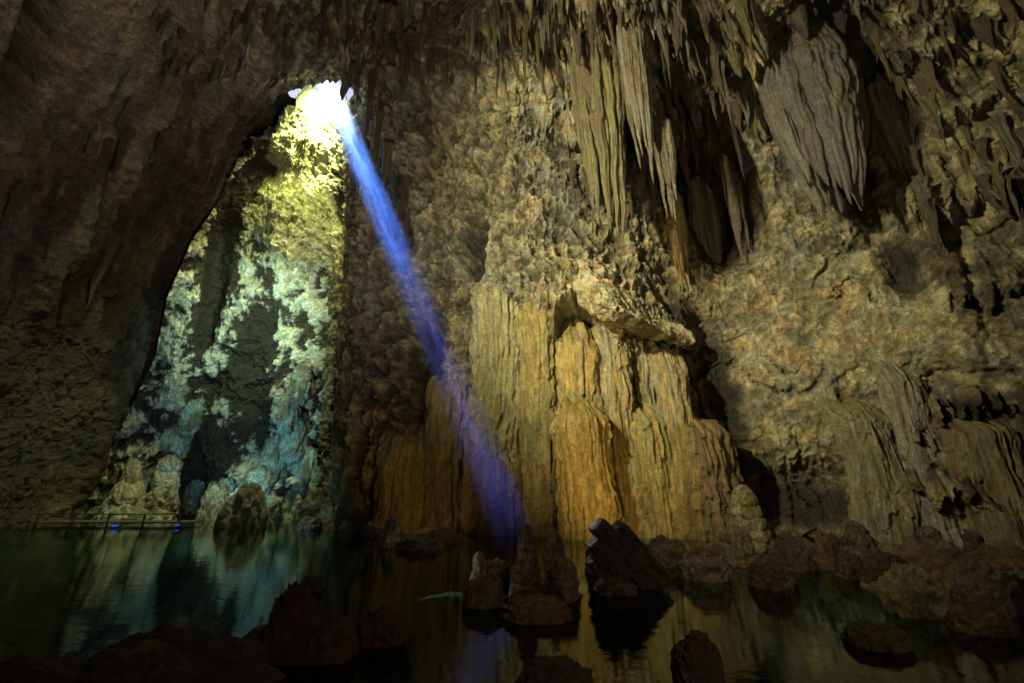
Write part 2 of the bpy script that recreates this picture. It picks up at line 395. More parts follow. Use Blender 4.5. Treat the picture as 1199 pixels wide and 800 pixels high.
zf = np.clip((Vq[..., 2] + 1.2) / (H_of(thq) + 1.2), 0, 1)
inside = np.hypot(Vq[..., 0] - C0[0], Vq[..., 1] - C0[1]) < R_of(thq) * (1 - zf ** (2 / e)) ** (e / 2) + .6
vx_, vy_, _ = project(Vq)
kq = ~(inside & (sdf(vx_, vy_, poly) > 5))
fm = kq[:-1, :-1] & kq[1:, :-1] & kq[1:, 1:] & kq[:-1, 1:]
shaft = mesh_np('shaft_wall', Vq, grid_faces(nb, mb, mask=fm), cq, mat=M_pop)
tag(shaft, kind='structure')
shV = Vq[::2, ::2].reshape(-1, 3); shx, shy, shd = project(shV)
def shsurf(qx, qy):
    k = np.argmin((shx - qx) ** 2 + (shy - qy) ** 2); return shV[k]

# hill above the cave, pierced by the skylight
g = np.linspace(-1, 1, 241); gx = HOLE[0] + 95 * np.sign(g) * np.abs(g) ** 2.0; gx = np.unique(gx)
gy = HOLE[1] + 95 * np.sign(g) * np.abs(g) ** 2.0; gy = np.unique(gy)
GX, GY = np.meshgrid(gx, gy, indexing='ij')
up = HOLE - BEAM * 3.6
rd = np.hypot(GX - HOLE[0] - .4 * (up[0] - HOLE[0]), GY - HOLE[1] - .4 * (up[1] - HOLE[1]))
GZ = 22.0 + 1.2 * fbm(GX * .07, GY * .07, GX * 0, 4) - 1.2 * np.exp(-(rd / 3) ** 2)
edge = np.maximum(np.abs(GX - HOLE[0]), np.abs(GY - HOLE[1])) / 95
GZ = GZ - 30 * sm(.8, 1, edge)
kp = rd > 1.9
fm = kp[:-1, :-1] & kp[1:, :-1] & kp[1:, 1:] & kp[:-1, 1:]
gc = mix(np.broadcast_to(np.array([.06, .08, .03]), GX.shape + (3,)), np.broadcast_to(np.array([.2, .18, .13]), GX.shape + (3,)), sm(-.2, .3, fbm(GX * .3, GY * .3, GX * 0, 3)))
tag(mesh_np('hill_ground', np.stack([GX, GY, GZ], -1), grid_faces(len(gx), len(gy), mask=fm), gc, mat=M_lake), kind='structure')

# ------------------------------------------------------------------ lake bed with its banks, and the water
bxv = np.unique(np.concatenate([np.linspace(-30, -12, 90), np.linspace(-12, 14, 620), np.linspace(14, 22, 60)]))
byv = np.unique(np.concatenate([np.linspace(-12, 1.5, 40), np.linspace(1.5, 12, 420), np.linspace(12, 27, 220)]))
GX, GY = np.meshgrid(bxv, byv, indexing='ij')
G0 = GX * 0
bp = np.stack([GX, GY, G0], -1); bpx, bpy_, _ = project(bp)
Zb = -.75 + .22 * fbm(GX * .5, GY * .5, G0, 4) + .05 * fbm(GX * 3, GY * 3, G0, 3)
def hill(cx, cy, rx, ry, h, rot=0.):
    return h * gauss(GX, GY, cx, cy, rx, ry, rot, p=2.6)
bank = [(at_z(960, 655), 5.2, 2.2, .85), (at_z(1130, 668), 3.2, 1.6, .95), (at_z(820, 650), 2.8, 1.6, .78), (at_z(1190, 700), 1.6, 1.0, .95), (at_z(1090, 690), 1.3, .8, .85),
        (at_z(640, 700), 1.25, .75, .80), (at_z(735, 690), .9, .45, .62), (at_z(130, 800), 1.6, .62, .92), (at_z(330, 765), 1.1, .5, .82), (at_z(30, 815), 1.5, .6, .85),
        (at_z(450, 735), .8, .6, .45), (at_z(330, 600, 0), 4, 1.6, .8), (at_z(430, 618), 3.0, 1.8, .78), (at_z(150, 602, 0), 4, 2.2, .9), (at_z(510, 632), 2.5, 1.2, .8), (at_z(1000, 740), 1.0, .4, .55),(at_z(860,790),.6,.3,.4)]
bp_top = None
hl = G0.copy()
for c, a, b, h in bank: hl = np.maximum(hl, hill(c[0], c[1], a, b, h * .97))
Zb = Zb + hl
lump = 1 - cell3(GX * 1.5 + .6 * pn(GX * .7, GY * .7, G0), GY * 1.8, G0 + .5) * 1.2
Zb += sm(-.25, .1, Zb) * (.30 * np.clip(lump, -.2, 1) + .14 * (1 - cell3(GX * 4.5, GY * 4.5, G0) * 1.2))
Zb -= .02 * np.abs(fbm(GX * 9, GY * 9, G0, 2))
Zb = np.where((GY < 3.2), np.minimum(Zb, -.2), Zb)
cb = mix(np.broadcast_to(np.array([.10, .16, .10]), bp.shape), np.broadcast_to(np.array([.17, .12, .07]), bp.shape), sm(-.15, .05, Zb))
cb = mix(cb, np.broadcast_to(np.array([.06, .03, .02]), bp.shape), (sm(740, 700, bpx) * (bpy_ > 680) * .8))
cb = mix(cb, np.broadcast_to(np.array([.12, .20, .12]), bp.shape), gauss(GX, GY, LAND[0] - .8, LAND[1], 2.2, 1.2) * .9)  # faint green sun patch painted where the beam lands
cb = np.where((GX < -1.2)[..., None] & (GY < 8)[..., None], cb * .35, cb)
cb *= (1 + .6 * np.clip(fbm(GX * 2.2, GY * 2.2, G0, 4), -1, 1))[..., None]
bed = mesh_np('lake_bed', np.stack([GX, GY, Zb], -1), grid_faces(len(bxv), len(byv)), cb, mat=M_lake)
tag(bed, kind='structure')

m = bpy.data.materials.new('still cave water'); m.use_nodes = True
N = m.node_tree.nodes; L = m.node_tree.links; N.clear()
out = N.new('ShaderNodeOutputMaterial'); gl = N.new('ShaderNodeBsdfGlossy'); tr = N.new('ShaderNodeBsdfTransparent'); mx = N.new('ShaderNodeMixShader')
fz = N.new('ShaderNodeFresnel'); fz.inputs['IOR'].default_value = 1.36
gl.inputs['Roughness'].default_value = .035; gl.inputs['Color'].default_value = (.85, .92, .9, 1)
tr.inputs['Color'].default_value = (.32, .56, .48, 1)
tc = N.new('ShaderNodeTexCoord'); mp = N.new('ShaderNodeMapping'); mp.inputs['Scale'].default_value = (1.1, 2.6, 1)
nz = N.new('ShaderNodeTexNoise'); nz.inputs['Scale'].default_value = 1.6; nz.inputs['Detail'].default_value = 5; nz.inputs['Roughness'].default_value = .55
bu = N.new('ShaderNodeBump'); bu.inputs['Strength'].default_value = .12; bu.inputs['Distance'].default_value = .03
L.new(tc.outputs['Object'], mp.inputs[0]); L.new(mp.outputs[0], nz.inputs['Vector']); L.new(nz.outputs['Fac'], bu.inputs['Height'])
L.new(bu.outputs[0], gl.inputs['Normal']); L.new(bu.outputs[0], fz.inputs['Normal'])
L.new(fz.outputs[0], mx.inputs[0]); L.new(tr.outputs[0], mx.inputs[1]); L.new(gl.outputs[0], mx.inputs[2]); L.new(mx.outputs[0], out.inputs[0])
wv = np.array([[-29, -11, 0], [21, -11, 0], [21, 26, 0], [-29, 26, 0]], float)
water = mesh_np('lake_water', wv, np.array([[0, 1, 2, 3]]), None, False, m)
tag(water, kind='structure')

# ------------------------------------------------------------------ flowstone columns standing against the wall
def flow_tube(name, r, h, top='dome', flutes=9, famp=.16, seed=0, flare=0.25, ell=.8, nA=150, nZ=170, c1=LIME, c2=OCHRE, c3=BROWN, hem=0.0, tuck=0, squash=.35, waist=0.0, lump=.0):
    """fluted tube from z=0 up to z=h around its own axis"""
    a = np.linspace(-math.pi, math.pi, nA, endpoint=False)
    t = np.linspace(0, 1, nZ)
    Aa, Tz = np.meshgrid(a, t, indexing='ij')
    ca, sa = np.cos(Aa), np.sin(Aa)
    if top == 'dome':
        td = max(1 - squash * r * 2.2 / h, .3)
        k = np.clip((Tz - td) / (1 - td), 0, 1)
        prof = np.sqrt(np.clip(1 - k ** 2.6, 0, 1))
        zz = Tz * h
    else:
        prof = np.ones_like(Tz); zz = Tz * h
    prof = prof * (1 + flare * (1 - Tz) ** 2 - waist * np.exp(-((Tz - .5) / .2) ** 2))
    kf = flutes / 6.28
    fl = ridged(ca * kf * 1.0 + seed, sa * kf * 1.0, zz * .12 / max(r, .3), 2) - .5
    fl2 = ridged(ca * kf * 2.7 + seed, sa * kf * 2.7, zz * .35, 2) - .5
    bm = fbm(ca * 1.2 + seed, sa * 1.2, zz * .7, 4)
    zv = fbm(zz * .55 + seed * 7.1, zz * 0 + seed, zz * 0, 3); zx = fbm(zz * .4 + seed * 3.7, zz * 0 + 5.5, zz * 0, 3)
    crk = ridged(ca * 1.5 * r * 1.5 + seed, sa * 1.5 * r * 1.5, zz * 1.1, 4) - .5
    rad = r * prof * (1 - famp * fl * 1.9 - famp * 1.1 * fl2 + .18 * bm + .16 * zv - .14 * crk + lump * (1 - cell3(ca * 1.6 * 1.5 + seed, sa * 2.4, zz * 2.2 / max(r,.2)*.6)))
    zb = zz + np.where(Tz > .5, (.3 * r * fl + .5 * r * bm + .2 * r * crk) * sm(.7, 1, Tz), 0)
    lat = fbm(ca * 1.8 * r + seed, sa * 1.8 * r, zz * .5 + seed, 3)
    tq = zz / 1.15 + 1.1 * lat + .35 * ridged(ca * kf * 1.3 + seed, sa * kf * 1.3, 0 * zz, 1) + .6 * fbm(zz * .4 + seed, 0 * zz, 0 * zz, 2)
    sw = tq - np.floor(tq); on_ = sm(-.1, .25, fbm(ca * .8 + seed * 2, sa * .8, zz * .35, 2) + .05)
    rad = rad * (1 + .13 * on_ * ((1 - sw) ** 1.5 - .4)) + .035 * (1 - cell3(ca * r * 4 + seed, sa * r * 4, zz * 3.2) * 1.3)
    if tuck: rad = rad * (.25 + .75 * np.sqrt(np.clip(Tz / tuck, 0, 1)))
    if hem: zb = zb + hem * (1 - sm(0, .25, Tz)) * (ridged(ca * kf * 2 + seed, sa * kf * 2, 0 * zz, 2) - .3)
    Vv = np.stack([rad * ca + .14 * r * zx, rad * sa * ell + .8 * r * sm(.8, 1, Tz), zb], -1)
    s = fbm(ca * kf * 2 + seed + 4, sa * kf * 2, zz * .25, 3)
    c = mix(np.broadcast_to(c1, Vv.shape), np.broadcast_to(c2, Vv.shape), sm(-.35, .35, s))
    c = mix(c, np.broadcast_to(c3, Vv.shape), sm(.12, .42, fl * .6 + fl2 * .6 + .2 * bm) * .9)
    c = c * (.78 + .4 * np.clip(fbm(ca * 9 * r + seed, sa * 9 * r, zz * 2.2, 4) + .8 * fbm(ca * kf * 3, sa * kf * 3 + seed, zz * .5, 3), -1, 1))[..., None]
    return Vv, c, grid_faces(nA, nZ, wrap=True)

def cap(Vv, Fq, c, top=True):
    n = Vv.shape[0]; m_ = Vv.shape[1]
    flat = Vv.reshape(-1, 3); j = m_ - 1 if top else 0
    ring = np.arange(n) * m_ + j
    ctr = flat[ring].mean(0); flat = np.vstack([flat, ctr]); ci = len(flat) - 1
    nx = np.roll(ring, -1)
    tri = np.stack([ring, nx, np.full(n, ci), np.full(n, ci)], -1)
    cf = np.vstack([c.reshape(-1, 3), c.reshape(-1, 3)[ring].mean(0)])
    quads = [list(q_) for q_ in Fq]
    return flat, cf, tri

def column(name, label, x0, x1, ytop, ybot, off=.1, group=None, cat='column', mat=None, ysurf=None, **kw):
    cx = (x0 + x1) / 2
    ys = (ytop + ybot) / 2 if ysurf is None else ysurf
    s, n, dpt = surf(cx, ys)
    Y = s[1] - off * .55
    pt = at_y(cx, ytop, Y); pb = at_y(cx, ybot, Y)
    if pb[2] < -.6: pb[2] = -.6
    X = at_y(cx, ys, Y)[0]
    dm = Y * CP + ((pt[2] + pb[2]) / 2 - CAMZ) * SP
    r = (x1 - x0) / 2 / F * dm * 1.06
    Vv, c, Fq = flow_tube(name, r, pt[2] - pb[2], **kw)
    o = mesh_np(name, Vv, Fq, c, mat=mat or M_flow)
    o.location = (X, Y, pb[2])
    tag(o, label, cat, group)
    return o

CG = None
column('flowstone_column', 'broad square topped fluted pillar on the left of the lit wall', 553, 611, 316, 640, off=.25, flutes=14, famp=.12, seed=1, squash=.15, flare=.1, c1=LIME * 1.1, c2=OLIVE * 1.4)
column('flowstone_column', 'darker mossy green pillar squeezed in beside the broad pillar', 610, 655, 342, 640, off=.15, flutes=11, famp=.13, seed=2, squash=.4, flare=-.1, c1=OLIVE * 1.4, c2=OCHRE * .8)
column('flowstone_column', 'short domed stub in front of the mossy green pillar', 608, 650, 522, 640, off=1.0, ysurf=540, flutes=9, famp=.14, seed=3, c1=OCHRE, c2=BROWN * 1.6)
column('flowstone_column', 'tall smooth column under the dark arched hood', 654, 700, 370, 640, off=.0, ysurf=420, flutes=8, famp=.10, seed=4, squash=.8, flare=.05, c1=LIME, c2=OCHRE)
column('flowstone_column', 'orange fluted organ pipe column with a rounded top', 652, 711, 460, 640, off=2.3, ysurf=480, flutes=22, famp=.10, seed=5, squash=.95, flare=0.02, ell=.9, c1=OCHRE * 1.1, c2=OCHRE * 1.3, c3=BROWN * 1.3)
column('flowstone_column', 'narrow ribbed column right of the arched hood', 698, 742, 376, 640, off=.30, flutes=12, famp=.14, seed=6, squash=.3, flare=.1, c1=LIME, c2=OCHRE)
column('flowstone_column', 'golden swollen column at the middle of the lit wall', 735, 782, 470, 640, off=1.5, ysurf=500, flutes=12, famp=.15, seed=7, flare=.25, c1=OCHRE * 1.1, c2=OLIVE * 1.5)
column('flowstone_column', 'thin pale pillar directly under the bright ledge', 742, 775, 388, 640, off=.15, flutes=9, famp=.14, seed=8, squash=.4, c1=LIME, c2=OLIVE * 1.2)
column('flowstone_column', 'knobbly column at the right end of the bright ledge', 776, 812, 408, 640, off=.25, flutes=9, famp=.14, seed=9, c1=LIME, c2=OCHRE)
column('flowstone_column', 'dim rounded column closing the lit wall on the right', 792, 850, 485, 640, off=1.1, ysurf=520, flutes=14, famp=.15, seed=10, flare=.35, c1=OCHRE * .8, c2=BROWN * 1.5)
column('flowstone_column', 'low ochre dome at the left foot of the lit wall', 445, 492, 500, 640, off=.1, flutes=12, famp=.14, seed=11, flare=.2, c1=OLIVE, c2=OCHRE)
column('flowstone_column', 'slim ochre pillar beside the low dome, crossed by the end of the light beam', 499, 545, 436, 640, off=-.2, flutes=11, famp=.15, seed=12, flare=.15, squash=.3, c1=LIME * .9, c2=OCHRE)
column('flowstone_column', 'flat topped dim column in the dark hollow of the right wall', 985, 1035, 464, 640, off=.1, ysurf=500, flutes=14, famp=.12, seed=13, flare=.3, squash=.15, c1=LIME * .75, c2=OLIVE)
column('flowstone_column', 'pale leaning column with a ledge on the right wall', 1038, 1074, 420, 640, off=-.1, ysurf=460, flutes=12, famp=.12, seed=14, flare=.3, squash=.15, c1=LIME * .8, c2=GREY)
column('flowstone_column', 'dark fluted column at the right edge of the wall', 1115, 1175, 480, 640, off=-.1, ysurf=520, flutes=18, famp=.16, seed=15, flare=.25, squash=.3, c1=OLIVE * .9, c2=BROWN * 1.3)
column('flowstone_column', 'thin ribbed pillar above the left dome in shadow', 556, 606, 520, 640, off=.55, ysurf=540, flutes=12, famp=.15, seed=16, flare=.3, c1=OCHRE * .9, c2=BROWN * 1.6)

def rock_ledge():
    n_, m_ = 260, 120
    u = np.linspace(0, 1, n_); qx = 640 + 168 * u
    qy = np.interp(qx, [640, 660, 700, 750, 808], [318, 334, 350, 374, 406])
    Yw = np.array([surf(a_, b_ - 40)[0][1] for a_, b_ in zip(qx, qy)]); Yw = np.convolve(np.pad(Yw, 30, 'edge'), np.ones(61) / 61, 'valid') - .25
    pro = 1.25 * np.sin(np.clip(u, 0, 1) * math.pi) ** .8 * (.75 + .4 * u) - .5 * (1 - np.sin(u * math.pi)) ** 3
    v = np.linspace(0, 1, m_)
    VV = np.zeros((n_, m_, 3))
    for i in range(n_):
        Yl = Yw[i] - pro[i]
        lip_ = at_y(qx[i], qy[i], Yl)
        topz = at_y(qx[i], qy[i] - 6 - (44 + 8 * math.sin(u[i] * 9)) * math.sin(u[i] * math.pi) ** .5, Yw[i])[2]
        k = np.clip(v / .8, 0, 1); kk = np.clip((v - .8) / .2, 0, 1)
        yy = Yw[i] + (Yl - Yw[i]) * k ** 1.35
        zz = topz + (lip_[2] - topz) * (k ** .85)
        yy = yy + (Yw[i] + .9 - Yl) * kk + 1.3 * (1 - np.clip(v / .12, 0, 1)) ** 1.5; zz = zz - .12 * np.sin(kk * math.pi) + .35 * kk
        VV[i, :, 0] = lip_[0]; VV[i, :, 1] = yy; VV[i, :, 2] = zz
    nn_ = normals(VV); xx, yy, zz = [VV[..., k].astype(np.float32) for k in range(3)]
    dd = .14 * fbm(xx * .8, yy * .8, zz * .8, 3) + .16 * (ridged(xx * 1.6, yy * 1.6, zz * .8, 4) - .5) + .06 * fbm(xx * 6, yy * 6, zz * 5, 3)
    nn_ *= -np.sign(np.median(nn_[..., 1]))
    VV = VV + nn_ * dd[..., None]
    c = mix(np.broadcast_to(LIME * 1.35, VV.shape), np.broadcast_to(BROWN * 2, VV.shape), sm(0, .5, fbm(xx * 2, yy * 2, zz * 2, 4)))
    o = mesh_np('rock_ledge', VV, grid_faces(n_, m_), c, mat=M_wall)
    tag(o, 'pale bright ledge sloping down to the right over the fluted columns', 'ledge')
rock_ledge()

# ------------------------------------------------------------------ large hanging draperies
def drapery(label, x0, x1, ytop, ybot, off, seed, flutes=20, wide=1.6, c1=BROWN * 1.3, c2=GREY * .8, hemh=.9, famp=.2, ell=.7, cat='drapery', topw=.45, shoulder=.25, group=None):
    cx0 = (x0 + x1) / 2
    s, n, dpt = surf(cx0, (ytop + ybot) / 2)
    Y = s[1] - off
    pm = at_y(cx0, (ytop + ybot) / 2, Y)
    pt = at_y(cx0, ytop, Y); pb = at_y(cx0, ybot, Y)
    dm = Y * CP + (pm[2] - CAMZ) * SP
    r = (x1 - x0) / 2 / F * dm; h = pt[2] - pb[2]
    rg = random.Random(seed * 13 + 1)
    ntube = int(np.clip((x1 - x0) / 3.6, 7, 34)); Vs, Cs, Fs, offs = [], [], [], 0
    for k in range(ntube):
        an = 2 * math.pi * (k + rg.random() * .7) / ntube; q_r = rg.choice((.95, .85, .6, .9))
        ox, oy = q_r * math.cos(an), q_r * math.sin(an)
        edge = abs(ox)
        zt = h * (1 - .30 * edge ** 2 - .04 * rg.random())
        zbm = h * (-.05 + .22 * edge * rg.random() + .26 * rg.random() ** 1.3)
        rt = r * rg.uniform(.15, .27) * (1.35 if ntube < 12 else 1)
        nA, nZ = 40, 150
        a = np.linspace(-math.pi, math.pi, nA, endpoint=False); t = np.linspace(0, 1, nZ)
        Aa, u = np.meshgrid(a, t, indexing='ij'); ca, sa = np.cos(Aa), np.sin(Aa)
        hh = zt - zbm; zz = zt - u * hh; gz = 1 - zz / h
        sp = (topw + (1 - topw) * sm(0, shoulder * 1.6, gz)) * (1 - .42 * sm(.45, 1.05, gz))
        prof = np.sqrt(np.clip(u / .05, 0, 1)) * (1 - .55 * u) * np.clip((1 - u) / .22, 0, 1) ** .6
        sx_ = seed * 3.1 + k * 1.7
        fl = ridged(ca * 1.1 + sx_, sa * 1.1, zz * .25, 2) - .5; bm = fbm(ca * .7 + sx_, sa * .7, zz * 1.6, 3)
        rad = rt * prof * (1 - .45 * fl + .35 * bm)
        wob = .10 * r * fbm(zz * .7 + sx_, 0 * zz, 0 * zz, 2)
        VV = np.stack([(r - rt) * sp * ox + wob + rad * ca, ((r - rt) * sp * oy) * ell + rad * sa, zz], -1)
        c = mix(np.broadcast_to(c1, VV.shape), np.broadcast_to(c2, VV.shape), np.clip(.5 + 1.2 * bm + .6 * (rg.random() - .5), 0, 1))
        c = mix(c, np.broadcast_to(DARK * .8, VV.shape), sm(.0, .4, fl) * .8) * rg.uniform(.65, 1.2)
        Vs.append(VV.reshape(-1, 3)); Cs.append(c.reshape(-1, 3)); Fs.append(grid_faces(nA, nZ, wrap=True) + offs); offs += nA * nZ
    # solid core and hood that the ribs have grown on
    nA, nZ = 80, 90
    a = np.linspace(-math.pi, math.pi, nA, endpoint=False); t = np.linspace(0, 1, nZ)
    Aa, u = np.meshgrid(a, t, indexing='ij'); ca, sa = np.cos(Aa), np.sin(Aa)
    prof = np.sqrt(np.clip(u / .12, 0, 1)) * (topw + (1 - topw) * sm(0, shoulder * 2, u)) * (1 - .45 * sm(.4, 1, u)) * np.clip((1 - u) / .2, 0, 1) ** .5 * .86
    bm = fbm(ca * 1.2 + seed, sa * 1.2, u * h * .8, 4)
    rad = r * prof * (1 + .25 * bm)
    VV = np.stack([rad * ca, rad * sa * ell, h * (1.02 - .86 * u) + .1 * r * bm], -1)
    c = np.broadcast_to(c1 * .7, VV.shape) * (1 + .6 * bm)[..., None]
    Vs.append(VV.reshape(-1, 3)); Cs.append(c.reshape(-1, 3)); Fs.append(grid_faces(nA, nZ, wrap=True) + offs)
    Vv, c, Fq_ = np.vstack(Vs), np.vstack(Cs), np.vstack(Fs)
    o = mesh_np('flowstone_drapery', Vv, Fq_, c, mat=M_flow)
    o.location = (pm[0], Y, pb[2])
    return tag(o, label, cat, group)
drapery('large bell shaped fluted drapery hanging high on the right wall', 898, 1014, 26, 245, .4, 3, flutes=30, wide=1.5, c1=PURP * .6, c2=GREY * .45, hemh=1.1, famp=.17, topw=.45, ell=.8)
drapery('orange brown ribbed drapery hanging left of the dark niche', 781, 808, 225, 335, .5, 5, flutes=10, c1=OCHRE * .8, c2=RUST * .8, hemh=.4, topw=.8)
drapery('grey orange ribbed drapery hanging inside the dark niche', 808, 846, 195, 345, .3, 6, flutes=12, c1=GREY * .8, c2=OCHRE * .6, hemh=.6, topw=.5)
drapery('long dark brown curtain left of the niche', 757, 792, 40, 262, .6, 7, flutes=12, c1=BROWN, c2=GREY * .7, hemh=1.2, topw=.7)
drapery('wide dark brown curtain over the centre of the wall', 668, 738, -20, 275, .5, 8, flutes=20, c1=BROWN, c2=OLIVE * .7, hemh=1.6, topw=.8, shoulder=.15)
drapery('pale knobbed drapery at the top of the right wall', 1020, 1075, 60, 235, .4, 9, flutes=14, c1=BROWN * 1.4, c2=GREY * .8, hemh=1.1)
drapery('brown tapering drapery above the wide dark curtain', 725, 765, -20, 210, .7, 10, flutes=12, c1=BROWN * .9, c2=GREY * .6, hemh=1.1, topw=.9)
drapery('dark ribbed drapery left of the bell shaped one', 838, 872, 120, 300, .3, 12, flutes=12, c1=BROWN, c2=DARK * 1.5, hemh=1.2, topw=.6)

# ------------------------------------------------------------------ stalactites
def stal_proto(seed, thick):
    nA, nZ = 36, 64
    a = np.linspace(-math.pi, math.pi, nA, endpoint=False); t = np.linspace(0, 1, nZ)
    Aa, u = np.meshgrid(a, t, indexing='ij'); ca, sa = np.cos(Aa), np.sin(Aa)
    prof = (1 - u) ** (.62 + .06 * (seed % 6)) * (1 + .5 * np.exp(-(u / .1) ** 2)) + .02
    fl = ridged(ca * 1.6 + seed * 3.3, sa * 1.6, u * 1.2, 2) - .5
    bm = fbm(ca * .9 + seed, sa * .9, u * 6, 4)
    rn = .16 * np.abs(np.sin(u * (14 + seed % 5) + 2 * bm)) ** .5
    rad = prof * (1 - .5 * fl + .22 * bm + rn) * (1 - u ** 12)
    wx = .6 * fbm(u * 2 + seed, u * 0 + 3.3, u * 0, 2); wy = .6 * fbm(u * 2 + seed, u * 0 + 8.3, u * 0, 2)
    Vv = np.stack([rad * ca + wx, rad * sa + wy, .12 - u * 1.12], -1)
    base = [BROWN * .9, BROWN * 1.3, GREY * .6, DARK * 1.5, OLIVE * .7][seed % 5]
    c = mix(np.broadcast_to(base, Vv.shape), np.broadcast_to(DARK, Vv.shape), sm(-.2, .4, fl + bm * .5))
    c = c * (1 + .5 * bm)[..., None]
    o = mesh_np('stalactite', Vv, grid_faces(nA, nZ, wrap=True), c, mat=M_flow, link=False)
    return o.data
protos = [stal_proto(i, 1) for i in range(15)]
zones = [  # polygon box, count, length px range, width px range, label, group
    ((405, 560, 5, 95), 46, (20, 60), (5, 11), 'brown stalactite in the fringe of the roof to the right of the skylight', 'stalactites right of the skylight'),
    ((560, 665, 0, 75), 34, (30, 75), (4, 10), 'dark stalactite hanging over the pale patch of roof', 'stalactites over the pale roof patch'),
    ((668, 800, 0, 230), 70, (25, 75), (6, 15), 'long brown stalactite in the curtain above the bright ledge', 'stalactites of the central curtain'),
    ((800, 885, 0, 190), 26, (40, 95), (5, 12), 'brown stalactite between the central curtain and the bell shaped drapery', 'stalactites beside the bell shaped drapery'),
    ((1000, 1195, 0, 250), 50, (25, 75), (5, 13), 'thin stalactite on the sloping upper right wall', 'stalactites of the upper right wall'),
    ((345, 410, 0, 85), 20, (14, 34), (4, 9), 'short stalactite on the roof directly above the skylight', 'stalactites above the skylight'),
    ((180, 345, 0, 80), 34, (22, 55), (5, 12), 'dim stalactite on the roof left of the skylight', 'stalactites left of the skylight'),
    ((20, 200, 90, 330), 10, (40, 90), (6, 13), 'barely lit stalactite on the dark left wall', 'stalactites of the dark left wall'),
    ((425, 490, 100, 260), 12, (40, 90), (6, 13), 'shadowed stalactite on the wall beside the top of the light beam', 'stalactites beside the light beam'),
]
for (x0, x1, y0, y1), n, (l0, l1), (w0, w1), lab, grp in zones:
    for i in range(n):
        qx = random.uniform(x0, x1); qy = y0 + (y1 - y0) * random.random() ** 1.1
        if 345 < qx < 418 and y1 == 85: qy = random.uniform(0, 45)
        if qx < 345 and qx > 290 and qy > 60: qy = random.uniform(0, 60)
        s, nn_, dpt = surf(qx, qy)
        L = random.uniform(l0, l1) / F * dpt * .95; r = random.uniform(w0, w1) * random.choice((.4, .5, .65, .8, 1.05)) / 2 / F * dpt
        me = protos[random.randrange(15)]
        o = bpy.data.objects.new('stalactite', me); COL.objects.link(o)
        p = s + nn_ * r * .5
        o.location = (p[0], p[1], p[2] + .15)
        o.scale = (r * random.uniform(.85, 1.25), r, L)
        o.rotation_euler = (random.uniform(-.04, .04), random.uniform(-.04, .04), random.uniform(0, 6.28))
        tag(o, lab, 'stalactite', grp)

# ------------------------------------------------------------------ stalagmites and boulders
def beehive(name, r, h, seed, rings=9, ringamp=.2, knob=.26, taper=.8, c1=GREY, c2=BROWN, sharp=.9, lean=(0, 0), nA=120, nZ=140):
    a = np.linspace(-math.pi, math.pi, nA, endpoint=False); t = np.linspace(0, 1, nZ)
    Aa, u = np.meshgrid(a, t, indexing='ij'); ca, sa = np.cos(Aa), np.sin(Aa)
    prof = np.clip(1 - taper * u ** 1.1, 0, 1) * np.sqrt(np.clip(1 - ((u - .85) / .15).clip(0, 1) ** 2, 0, 1))
    ring = np.abs(np.sin(u * rings * math.pi + .8 * pn(ca * 1.2 + seed, sa * 1.2, u * 3))) ** .6 - .5
    kn = 1 - cell3(ca * 2.2 + seed, sa * 2.2, u * h / r * 1.6) * 1.3
    kn2 = 1 - cell3(ca * 5 + seed, sa * 5, u * h / r * 4) * 1.3
    bm = fbm(ca * .9 + seed, sa * .9, u * 2.2, 3)
    rad = r * prof * (1 + ringamp * ring + knob * kn + knob * .45 * kn2 + .35 * bm)
    Vv = np.stack([rad * ca + lean[0] * u ** 1.3, rad * sa + lean[1] * u ** 1.3, u * h + .06 * r * kn], -1)
    c = mix(np.broadcast_to(c1, Vv.shape), np.broadcast_to(c2, Vv.shape), sm(-.3, .3, bm + .4 * fbm(ca * 3, sa * 3 + seed, u * 5, 3)))
    c = c * (.45 + .7 * np.clip(kn2 + .3, 0, 1))[..., None]
    o = mesh_np(name, Vv, grid_faces(nA, nZ, wrap=True), c, mat=M_pop)
    return o

def place_stag(label, cx, ytop, ybase, wpx, seed, zbase=-.15, ybury=0.0, group=None, Yd=None, name='stalagmite', **kw):
    b = at_z(cx, ybase, 0.0) if Yd is None else at_y(cx, ybase, Yd)
    Y = b[1]; top = at_y(cx, ytop, Y)
    dm = Y * CP + (b[2] - CAMZ) * SP
    r = wpx / 2 / F * dm
    z0 = min(b[2], 0) - .25
    o = beehive(name, r, top[2] - z0, seed, **kw)
    o.location = (b[0], Y, z0)
    return tag(o, label, 'stalagmite', group)

place_stag('dark ringed stalagmite, tallest of the cluster in the middle of the pool', 617, 614, 694, 34, 1, rings=9, taper=.68, c1=PURP * 1.1, c2=BROWN * 1.2)
place_stag('blunt dark stalagmite close behind the tallest of the pool cluster', 650, 622, 686, 29, 2, rings=7, taper=.5, c1=PURP * 1.1, c2=BROWN * 1.2)
place_stag('stout dark stalagmite at the right foot of the pool cluster', 662, 654, 702, 34, 3, rings=6, taper=.4, c1=PURP * 1.3, c2=BROWN * 1.5)
place_stag('small white tipped stalagmite at the left end of the pool cluster', 560, 646, 690, 24, 4, rings=3, taper=.55, c1=WHITE * .7, c2=BROWN, knob=.2)
place_stag('tall knobbly ochre stalagmite standing on the right bank', 884, 568, 658, 48, 5, rings=8, taper=.62, c1=LIME * 1.5, c2=OLIVE * 1.6, knob=.22)
place_stag('short ochre stalagmite leaning on the tall one on the right bank', 866, 616, 660, 42, 6, rings=3, taper=.5, c1=LIME * .8, c2=OLIVE, knob=.25)
place_stag('dark stalagmite with a round cap among the right bank boulders', 1098, 616, 664, 26, 7, rings=4, taper=.3, c1=PURP, c2=DARK * 1.5)
